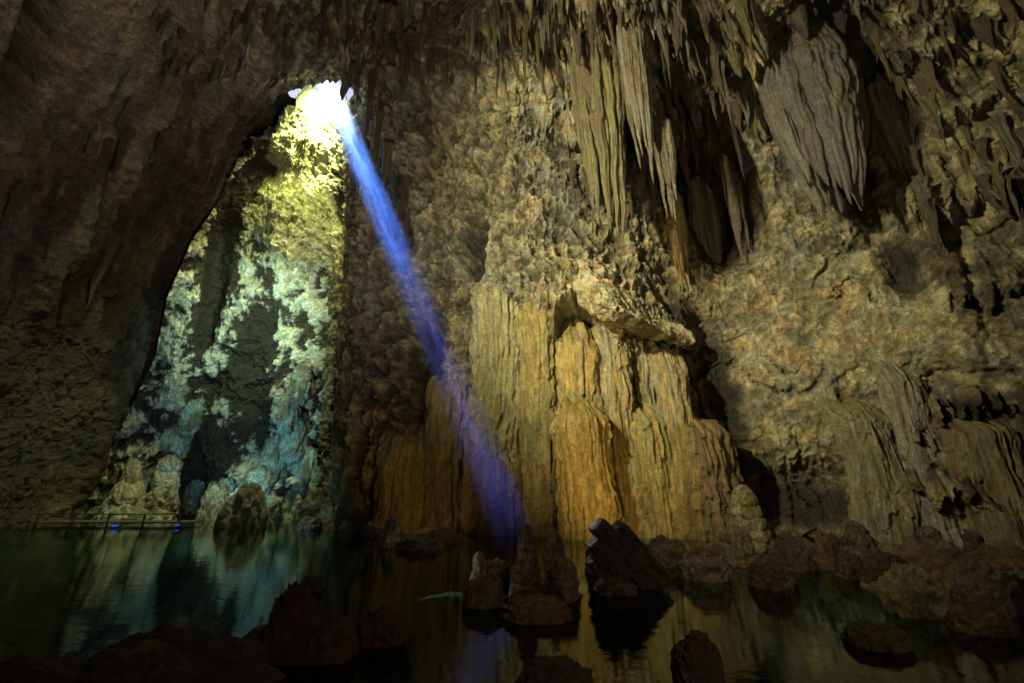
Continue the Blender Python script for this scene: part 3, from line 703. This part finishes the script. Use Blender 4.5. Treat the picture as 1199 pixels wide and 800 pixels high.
place_stag('grey stalagmite with a small knob on top, on the right bank', 1012, 610, 665, 50, 8, rings=5, taper=.75, c1=GREY * .7, c2=BROWN, knob=.25)
place_stag('pale blue lit stalagmite at the edge of the left pool', 457, 603, 640, 24, 9, rings=4, taper=.6, c1=WHITE, c2=GREY, knob=.25)
place_stag('slim dark stalagmite close to the right edge of the picture', 1150, 622, 668, 26, 10, rings=5, taper=.5, c1=GREY * .6, c2=DARK * 1.5)
place_stag('pale rounded stalagmite on the lit far shore', 182, 533, 612, 34, 11, Yd=21.5, rings=4, taper=.5, c1=WHITE, c2=GREY, knob=.25)
place_stag('bright pointed stalagmite at the foot of the left wall', 140, 538, 612, 44, 12, Yd=20.5, rings=3, taper=.85, c1=WHITE * .9, c2=WHITE * .6, knob=.22)

def boulder(label, cx, cy, wpx, hpx, seed, bma=.24, ybase=None, c1=GREY * .8, c2=BROWN, group=None, Yd=None, knob=.12, name='boulder', sink=.3):
    """cx,cy middle; the foot of the stone is at ybase on the photo"""
    ybase = ybase if ybase is not None else cy + hpx / 2
    b = at_z(cx, ybase, 0.0) if Yd is None else at_y(cx, ybase, Yd)
    Y = b[1]; dm = Y * CP + (b[2] - CAMZ) * SP
    r = wpx / 2 / F * dm * .88; h = at_y(cx, cy - hpx / 2, Y)[2] - b[2]
    nA, nZ = 110, 80
    a = np.linspace(-math.pi, math.pi, nA, endpoint=False); t = np.linspace(-1, 1, nZ)
    Aa, u = np.meshgrid(a, t, indexing='ij')
    ph_ = u * math.pi / 2
    dx, dy, dz = np.cos(Aa) * np.cos(ph_), np.sin(Aa) * np.cos(ph_), np.sin(ph_)
    sup = lambda v: np.sign(v) * np.abs(v) ** .85
    bm = fbm(dx * 1.1 + seed * 2.3, dy * 1.1, dz * 1.1, 4)
    kn = 1 - cell3(dx * 2.5 + seed, dy * 2.5, dz * 2.5) * 1.2
    kn2 = 1 - cell3(dx * 6 + seed, dy * 6, dz * 6) * 1.2
    rg = ridged(dx * 1.7 + seed, dy * 1.7, dz * 1.7 + 3, 4) - .5
    rd_ = 1 + .22 * rg + bma * bm + knob * kn + knob * .6 * kn2 - .08
    Vv = np.stack([sup(dx) * rd_ * r, sup(dy) * rd_ * r * .8, sup(dz) * rd_ * h * .92], -1)
    c = mix(np.broadcast_to(c1, Vv.shape), np.broadcast_to(c2, Vv.shape), sm(-.3, .3, bm))
    c = c * (.45 + .7 * np.clip(kn2 + .3, 0, 1))[..., None]
    o = mesh_np(name, Vv, grid_faces(nA, nZ, wrap=True), c, mat=M_pop)
    o.location = (b[0], Y, b[2])
    return tag(o, label, 'boulder', group)

RED = np.array([.09, .04, .022])
B_ = [('white crusted rock beside the white tipped stalagmite of the pool cluster', 578, 668, 40, 32, WHITE * .45, BROWN),
      ('brown low rock at the foot of the pool cluster', 628, 710, 92, 26, BROWN * 1.6, BROWN),
      ('grey knobbly rock under the left end of the pool cluster', 566, 690, 50, 38, GREY * .7, BROWN),
      ('pale topped rock left of the tilted broken column', 703, 652, 36, 38, WHITE * .6, BROWN),
      ('grey flat rock below the tilted broken column', 722, 684, 54, 20, GREY * .7, DARK),
      ('dark red boulder rising from the pool in the left foreground', 340, 722, 70, 82, RED, RED * .6),
      ('low dark red rock to the right of the red foreground boulder', 385, 748, 70, 44, RED * .8, DARK),
      ('flat dark red rock barely out of the water', 446, 730, 68, 42, RED * .8, DARK),
      ('broad dark red rock left of the red foreground boulder', 268, 765, 90, 44, RED * .8, DARK),
      ('dark rounded boulder in the reflection of the golden wall', 818, 766, 66, 60, DARK * 1.2, DARK),
      ('dark hump of rock at the bottom edge of the picture', 650, 795, 110, 56, DARK, DARK * .7),
      ('long low rock in the water of the right foreground', 1028, 741, 76, 28, BROWN * .9, OLIVE * .5),
      ('rough grey rock on the right bank beside the tall stalagmite', 930, 645, 50, 44, GREY * .5, BROWN),
      ('round ochre rock in the middle of the right bank', 975, 640, 36, 40, OCHRE * .6, BROWN),
      ('brown rock on the right bank in front of the knobbed stalagmite', 1045, 668, 60, 40, BROWN, DARK),
      ('large mossy grey boulder on the right bank', 1080, 690, 80, 58, GREY * .75, OLIVE),
      ('rough brown boulder near the right edge', 1165, 680, 90, 66, BROWN * 1.2, GREY * .5),
      ('low greenish boulder at the right edge of the water', 1150, 722, 70, 34, OLIVE * .8, BROWN),
      ('pale low rock right behind the tilted broken column', 780, 645, 60, 34, GREY * .9, BROWN),
      ('grey brown low rock between the tilted column and the tall stalagmite', 826, 658, 66, 40, GREY * .8, BROWN),
      ('small dark rock at the foot of the tall bank stalagmite', 905, 668, 52, 38, BROWN, DARK),
      ('blue lit grey boulder on the far shore under the shaft', 284, 590, 58, 52, GREY * 1.2, GREY * .7),
      ('pale angular boulder at the waterline left of the blue lit one', 246, 588, 38, 42, WHITE * .7, GREY * .7),
      ('dark grey boulder in the corner where shaft and wall meet', 372, 592, 56, 40, GREY * .8, DARK),
      ('bushy looking crusted rock at the foot of the wall by the left pool', 422, 590, 60, 62, GREY * .9, DARK * 1.4),
      ('teal lit rock pile against the shaft wall', 330, 560, 44, 66, WHITE * .7, GREY),
      ('low pale shelf of rock between left pool and golden wall', 492, 634, 64, 16, GREY, BROWN),
      ('small dark rock just breaking the surface behind the red boulder', 365, 682, 34, 18, DARK * 1.2, DARK),
      ('dark rock heap along the bottom left corner', 150, 785, 150, 60, RED * .7, DARK),
      ('dark rock at the far bottom left beside the rock heap', 60, 800, 110, 50, RED * .6, DARK),
      ('small grey rock on the bank below the round capped stalagmite', 1120, 660, 40, 36, GREY * .6, BROWN),
      ('brown rock between the ochre rock and the knobbed stalagmite', 998, 662, 40, 30, BROWN * 1.1, DARK),
      ('flat brown rock at the left tip of the right bank', 752, 662, 60, 24, BROWN * 1.3, GREY * .6),
      ]
for i, (lab, cx, cy, wp, hp, c1, c2) in enumerate(B_):
    boulder(lab, cx, cy, wp, hp, i + 1, c1=c1, c2=c2, bma=.13 if cy > 700 else .24)

for k, (cx, cy, wp, hp) in enumerate([(388, 604, 34, 26), (408, 612, 26, 20), (440, 618, 34, 20), (425, 600, 30, 26), (396, 588, 26, 26), (362, 612, 28, 16)]):
    boulder('blue lit rubble block on the far shore between shaft and golden wall', cx, cy, wp, hp, 70 + k, c1=GREY * 1.3, c2=GREY * .6, knob=.2, bma=.35, group='rubble on the far shore')
for k, (cx, cy, wp, hp) in enumerate([(205, 505, 34, 26), (222, 480, 26, 22), (345, 500, 34, 30), (322, 522, 32, 28), (358, 535, 30, 30), (300, 560, 36, 28), (228, 572, 26, 22),
                                      (262, 572, 32, 26), (312, 590, 36, 24), (345, 585, 32, 28), (172, 560, 24, 24), (158, 590, 30, 22), (196, 590, 26, 20), (120, 598, 36, 18), (370, 560, 26, 30), (338, 470, 26, 26), (352, 440, 24, 24), (240, 596, 30, 18), (300, 604, 34, 20), (226, 604, 26, 16), (330, 606, 26, 16)]):
    p = shsurf(cx, cy)
    boulder('pale crusted boulder in the heap at the foot of the daylit shaft', cx, cy, wp, hp, 40 + k, c1=np.array([.33, .48, .47]), c2=GREY * .7, Yd=p[1] - .1, knob=.2, group='pale boulders at the foot of the shaft')

# the tilted broken column: stacked growth bands seen end-on
def broken_column():
    Yb = at_z(735, 684)[1]
    p0 = at_y(700, 626, Yb); p1 = at_y(756, 694, Yb)
    ax = p1 - p0; Ln = np.linalg.norm(ax); ax /= Ln
    side = np.cross(ax, [0, 1, 0]); side /= np.linalg.norm(side); nrm = np.cross(side, ax)
    if side[0] < 0: side = -side
    Vs, Cs, Fs, off = [], [], [], 0
    for k, (so_, wd_, st_, dp) in enumerate([(-.29, .10, .16, .22), (-.11, .105, .0, .27), (.09, .115, -.13, .30), (.29, .11, .08, .26)]):
        nA, nZ = 70, 120
        a = np.linspace(-math.pi, math.pi, nA, endpoint=False); t = np.linspace(0, 1, nZ)
        Aa, u = np.meshgrid(a, t, indexing='ij'); ca, sa = np.cos(Aa), np.sin(Aa)
        sq = 1 / np.maximum(np.abs(ca), np.abs(sa)) ** .95
        bm = fbm(ca * 1.3 + k * 5, sa * 1.3, u * 3, 4); kn = 1 - cell3(ca * 2 + k, sa * 2, u * 8) * 1.3
        uu = np.clip((u - .03) / .97, 0, 1); endc = np.clip(u / .03, 0, 1) ** .8
        rad = sq * endc * (1 + .18 * bm + .12 * kn) * (1 + .12 * u)
        al = st_ + uu * (Ln - st_) + .02 * kn * (1 - u)
        VV = p0 + ax * al[..., None] + side * (so_ + wd_ * rad * ca)[..., None] + nrm * (dp * rad * sa)[..., None]
        c = mix(np.broadcast_to(DARK * 1.2, VV.shape), np.broadcast_to(PURP * .5, VV.shape), sm(-.3, .3, bm))
        Vs.append((VV - p1).reshape(-1, 3)); Cs.append(c.reshape(-1, 3)); Fs.append(grid_faces(nA, nZ, wrap=True) + off); off += nA * nZ
    o = mesh_np('broken_column', np.vstack(Vs), np.vstack(Fs), np.vstack(Cs), mat=M_pop)
    o.location = p1
    tag(o, 'tilted broken column with bright lit layered end beside the pool cluster', 'rock')
broken_column()

# ------------------------------------------------------------------ low platform and lamps on the far left shore
def pmat(name, colr_, rough=.6, emit=None, es=0):
    m_ = bpy.data.materials.new(name); m_.use_nodes = True
    b = m_.node_tree.nodes['Principled BSDF']
    nz_ = m_.node_tree.nodes.new('ShaderNodeTexNoise'); nz_.inputs['Scale'].default_value = 14; nz_.inputs['Detail'].default_value = 6
    r_ = m_.node_tree.nodes.new('ShaderNodeValToRGB')
    r_.color_ramp.elements[0].color = (*[c * .6 for c in colr_], 1); r_.color_ramp.elements[1].color = (*[min(1, c * 1.3) for c in colr_], 1)
    m_.node_tree.links.new(nz_.outputs['Fac'], r_.inputs[0]); m_.node_tree.links.new(r_.outputs[0], b.inputs['Base Color'])
    b.inputs['Roughness'].default_value = rough
    if emit: b.inputs['Emission Color'].default_value = (*emit, 1); b.inputs['Emission Strength'].default_value = es
    return m_
M_wood = pmat('damp timber', (.10, .08, .07)); M_steel = pmat('lamp housing', (.04, .04, .045), .4)
M_blue = pmat('blue lamp lens', (.1, .2, .8), .3, (.04, .12, .8), .55)

def boxes(name, lst, mat, parent=None, loc=(0, 0, 0)):
    import bmesh
    bm = bmesh.new()
    for (c, s) in lst:
        r_ = bmesh.ops.create_cube(bm, size=1.0)
        bmesh.ops.scale(bm, vec=s, verts=r_['verts']); bmesh.ops.translate(bm, vec=c, verts=r_['verts'])
    bmesh.ops.bevel(bm, geom=bm.edges[:], offset=min(min(s) for c, s in lst) * .18, segments=2, affect='EDGES')
    me = bpy.data.meshes.new(name); bm.to_mesh(me); bm.free(); me.materials.append(mat)
    o = bpy.data.objects.new(name, me); COL.objects.link(o); o.location = loc
    if parent: o.parent = parent
    return o
pc = at_z(135, 615, 0.0)
root = bpy.data.objects.new('walkway', None); COL.objects.link(root); root.location = pc
tag(root, 'low dark walkway with a thin rail along the far left shore', 'walkway')
boxes('deck', [((-2.6 + i * .42, 0, .12), (.39, 1.1, .05)) for i in range(14)], M_wood, root)
boxes('rail', [((0.1, -.5, .42), (5.8, .04, .04))], M_wood, root)
for i in range(5): boxes('post', [((-2.6 + i * 1.35, -.5, .12), (.07, .07, .56))], M_wood, root)
def lamp(label, qx, qy, sc=1.0):
    p = at_z(qx, qy, 0.06)
    r_ = bpy.data.objects.new('flood_lamp', None); COL.objects.link(r_); r_.location = p; r_.scale = (1, 1, .5)
    tag(r_, label, 'lamp')
    boxes('housing', [((0, .12, .06), (.42 * sc, .16, .16)), ((0, .12, -.05), (.1, .1, .14))], M_steel, r_)
    boxes('lens', [((0, .025, .06), (.36 * sc, .03, .11))], M_blue, r_)
    return p
lp1 = lamp('small blue lamp at the waterline by the pale stalagmite', 207, 616, .4)
lp2 = lamp('wider blue lamp on the front of the low walkway', 134, 617, .6)

# ------------------------------------------------------------------ haze beam, its blue light put in as emission
nA, nZ = 48, 2
RB = .60
zax = Vector(BEAM); q_ = Vector((0, 0, 1)).rotation_difference(zax)
a = np.linspace(0, 2 * math.pi, nA, endpoint=False)
top_s, bot_s = -1.2, BL - .1
Vb = np.concatenate([np.stack([RB * np.cos(a), RB * np.sin(a), a * 0 + top_s], -1), np.stack([RB * np.cos(a), RB * np.sin(a), a * 0 + bot_s], -1)])
me = bpy.data.meshes.new('haze_beam')
fcs = [(i, (i + 1) % nA, nA + (i + 1) % nA, nA + i) for i in range(nA)] + [tuple(range(nA))[::-1], tuple(range(nA, 2 * nA))]
me.from_pydata([tuple(v) for v in Vb], [], fcs)
mb_ = bpy.data.materials.new('emissive haze'); mb_.use_nodes = True
N = mb_.node_tree.nodes; L = mb_.node_tree.links; N.clear()
out = N.new('ShaderNodeOutputMaterial'); vs = N.new('ShaderNodeVolumeScatter'); vs.inputs['Anisotropy'].default_value = .5
tc = N.new('ShaderNodeTexCoord'); sx = N.new('ShaderNodeSeparateXYZ'); L.new(tc.outputs['Object'], sx.inputs[0])
def mth(op, a_, b_=None, c_=None):
    n_ = N.new('ShaderNodeMath'); n_.operation = op
    for i, v in enumerate((a_, b_, c_)):
        if v is None: continue
        if isinstance(v, (int, float)): n_.inputs[i].default_value = v
        else: L.new(v, n_.inputs[i])
    return n_.outputs[0]
r2 = mth('SQRT', mth('ADD', mth('MULTIPLY', sx.outputs[0], sx.outputs[0]), mth('MULTIPLY', sx.outputs[1], sx.outputs[1])))
mr = N.new('ShaderNodeMapRange'); mr.interpolation_type = 'SMOOTHSTEP'; mr.inputs[1].default_value = RB; mr.inputs[2].default_value = RB * .0; L.new(r2, mr.inputs[0])
rampz = N.new('ShaderNodeValToRGB'); zt = N.new('ShaderNodeMapRange'); zt.inputs[1].default_value = top_s; zt.inputs[2].default_value = bot_s; L.new(sx.outputs[2], zt.inputs[0]); L.new(zt.outputs[0], rampz.inputs[0])
els = rampz.color_ramp.elements
els[0].position = 0; els[0].color = (1, 1, 1, 1); els[1].position = 1; els[1].color = (0, 0, 0, 1)
for p_, v_ in ((.07, 1.2), (.14, 1.1), (.22, .85), (.42, .66), (.52, .56), (.60, .36), (.68, .18), (.78, .09), (.87, .09), (.94, .10), (.985, .01)):
    e_ = els.new(p_); e_.color = (v_, v_, v_, 1)
mpn = N.new('ShaderNodeMapping'); mpn.inputs['Scale'].default_value = (4.6, 4.6, .42); L.new(tc.outputs['Object'], mpn.inputs[0])
nz = N.new('ShaderNodeTexNoise'); nz.inputs['Scale'].default_value = 1; nz.inputs['Detail'].default_value = 3; L.new(mpn.outputs[0], nz.inputs['Vector'])
st = N.new('ShaderNodeMapRange'); st.inputs[1].default_value = .38; st.inputs[2].default_value = .62; st.inputs[3].default_value = .12; st.inputs[4].default_value = 1.6; L.new(nz.outputs['Fac'], st.inputs[0])
den = mth('MULTIPLY', mth('MULTIPLY', mr.outputs[0], rampz.outputs[0]), st.outputs[0])
em = N.new('ShaderNodeEmission'); L.new(mth('MULTIPLY', den, 2.0), em.inputs['Strength'])
L.new(mth('MULTIPLY', den, .45), vs.inputs['Density'])
ad = N.new('ShaderNodeAddShader'); L.new(vs.outputs[0], ad.inputs[0]); L.new(em.outputs[0], ad.inputs[1])
rc = N.new('ShaderNodeValToRGB'); L.new(zt.outputs[0], rc.inputs[0])
rc.color_ramp.elements[0].color = (2.2, 2.4, 2.6, 1); rc.color_ramp.elements[1].color = (.10, .15, 1.1, 1); rc.color_ramp.elements[1].position = 1
for p_, c_ in ((.10, (1.2, 1.5, 2.0)), (.2, (.45, .75, 1.5)), (.30, (.07, .26, 1.0)), (.56, (.01, .13, .80)), (.68, (.05, .13, .75))):
    e_ = rc.color_ramp.elements.new(p_); e_.color = (*c_, 1)
L.new(rc.outputs[0], em.inputs['Color']); vs.inputs['Color'].default_value = (.6, .75, 1, 1); L.new(ad.outputs[0], out.inputs['Volume'])
me.materials.append(mb_)
hz = bpy.data.objects.new('haze_beam', me); COL.objects.link(hz)
hz.location = HOLE; hz.rotation_mode = 'QUATERNION'; hz.rotation_quaternion = q_
tag(hz, 'blue shaft of glowing haze falling from the skylight to the pool', 'light beam')

# ------------------------------------------------------------------ lights
sun = bpy.data.lights.new('sun', 'SUN'); sun.energy = 5; sun.angle = math.radians(.5); sun.color = (1, .97, .92)
so = bpy.data.objects.new('sun', sun); COL.objects.link(so)
so.rotation_mode = 'QUATERNION'; so.rotation_quaternion = Vector((0, 0, -1)).rotation_difference(zax)
sd_ = -BEAM
elev = math.asin(sd_[2]); azim = math.atan2(sd_[0], sd_[1])
wd = bpy.data.worlds.new('World'); S.world = wd; wd.use_nodes = True
bgn = wd.node_tree.nodes['Background']; sk_ = wd.node_tree.nodes.new('ShaderNodeTexSky'); sk_.sky_type = 'NISHITA'; sk_.sun_disc = False
sk_.sun_elevation = elev; sk_.sun_rotation = azim
wd.node_tree.links.new(sk_.outputs[0], bgn.inputs[0]); bgn.inputs[1].default_value = .15

def aim(o, tgt):
    v = Vector(tgt) - o.location; o.rotation_mode = 'QUATERNION'; o.rotation_quaternion = v.to_track_quat('-Z', 'Y')
def spot(name, loc, tgt, e_, c_, ang=70, size=.25, blend=.6):
    l = bpy.data.lights.new(name, 'SPOT'); l.energy = e_; l.color = c_; l.spot_size = math.radians(ang); l.spot_blend = blend; l.shadow_soft_size = size
    o = bpy.data.objects.new(name, l); COL.objects.link(o); o.location = loc; aim(o, tgt); return o
def area(name, loc, tgt, e_, c_, sx_, shape='DISK'):
    l = bpy.data.lights.new(name, 'AREA'); l.energy = e_; l.color = c_; l.shape = shape; l.size = sx_
    o = bpy.data.objects.new(name, l); COL.objects.link(o); o.location = loc; aim(o, tgt); return o
# area lamp standing in for daylight at the skylight, then the shaft spots
sl_ = area('skylight', HOLE + np.array([.0, 0, -.15]), HOLE + np.array([-2.2, 4.2, -6.5]), 1400, (.93, 1, .42), 1.4); sl_.data.spread = math.radians(95)
spot('shaft_fill', (-11.0, 16.6, 1.2), (-13, 23, 6), 850, (.38, .85, 1), 95, .3)
spot('shaft_fill', (-11.0, 16.5, 9), (-13.5, 22, 10), 2100, (.66, 1, .7), 92, .5)  # unseen spot added to brighten the middle of the shaft
spot('shaft_fill', (-9.6, 15.6, 15.5), (-12.5, 21.5, 12), 1300, (.95, 1, .32), 95, .4)  # extra unseen spot, added to brighten the shaft's top
spot('wall_flood', (-6.5, 2.5, 9.5), (6.0, 14, 10.2), 21000, (1, .93, .56), 84, .35, 1)
spot('wall_flood', (-2.5, 8.0, 5.5), (3.6, 14.6, 7.0), 1450, (1, .84, .40), 70, .15, .9)
spot('roof_fill', (3.0, 3.0, 5), (4, 12, 15), 1200, (1, .92, .6), 110, .5, .8)  # unseen fill added to lift the dark roof
spot('roof_fill', (-2.5, 5, 4), (-6, 12.5, 17), 2300, (1, .92, .66), 105, .4, .9)  # second unseen fill, added for the left part of the roof
spot('foot_lamp', (2.0, 9.9, .4), (3.4, 14.6, 3.2), 330, (1, .66, .16), 100, .12, .8)
spot('wall_flood', (-1.5, 9.5, 3.2), (-4.5, 16, 5.5), 110, (1, .84, .5), 80, .15, .9)
spot('foot_lamp', (-2.6, 12.2, .5), (-2.8, 16, 2.4), 45, (1, .6, .14), 110, .12, .8)
spot('left_fill', (0.0, 2.0, 3.0), (-12, 13, 15), 2100, (1, .88, .76), 105, .5, 1)
spot('pool_fill', at_y(668, 585, 7.9), at_y(697, 632, 7.3), 18, (1, .95, .85), 50, .05, .6)  # unseen spot added for the beam's light on the broken column
spot('pool_fill', at_y(490, 610, 6.3), at_y(600, 662, 7.0), 12, (1, .95, .85), 60, .04, .6)  # unseen spot added for highlights on the pool cluster
spot('shore_fill', (-9.6, 14.6, 1.0), (-6.4, 18.0, .5), 110, (.45, .85, 1), 80, .1, .8)  # unseen teal spot added to light the far rubble
spot('bank_fill', (1.5, 4.5, 5.0), (7, 9.5, 0), 520, (1, .82, .5), 80, .3, .9)  # unseen warm spot added to light the right bank
spot('corner_lamp', (-17.6, 18.6, .5), (-19.6, 20.0, 1.5), 22, (.8, 1, .12), 120, .1, .8)
spot('camera_side_fill', (2.5, -1.0, 3.2), (0.4, 6.0, 0), 290, (1, .74, .5), 100, .3, .9)  # unseen fill added behind the camera for the foreground rocks

# ------------------------------------------------------------------ camera and render settings
cam = bpy.data.cameras.new('camera'); cam.sensor_width = 36; cam.lens = F / IW * 36; cam.clip_end = 500; cam.clip_start = .05
co = bpy.data.objects.new('camera', cam); COL.objects.link(co); co.location = (0, 0, CAMZ); co.rotation_euler = (math.pi / 2 + PITCH, 0, 0)
S.camera = co
S.view_settings.view_transform = 'Standard'; S.view_settings.look = 'None'; S.view_settings.exposure = 0
cy = S.cycles
cy.use_denoising = True
cy.max_bounces = 6; cy.diffuse_bounces = 3; cy.glossy_bounces = 3; cy.transparent_max_bounces = 8; cy.volume_bounces = 0
cy.sample_clamp_indirect = 3.0; cy.volume_step_rate = 1.0; cy.volume_max_steps = 256
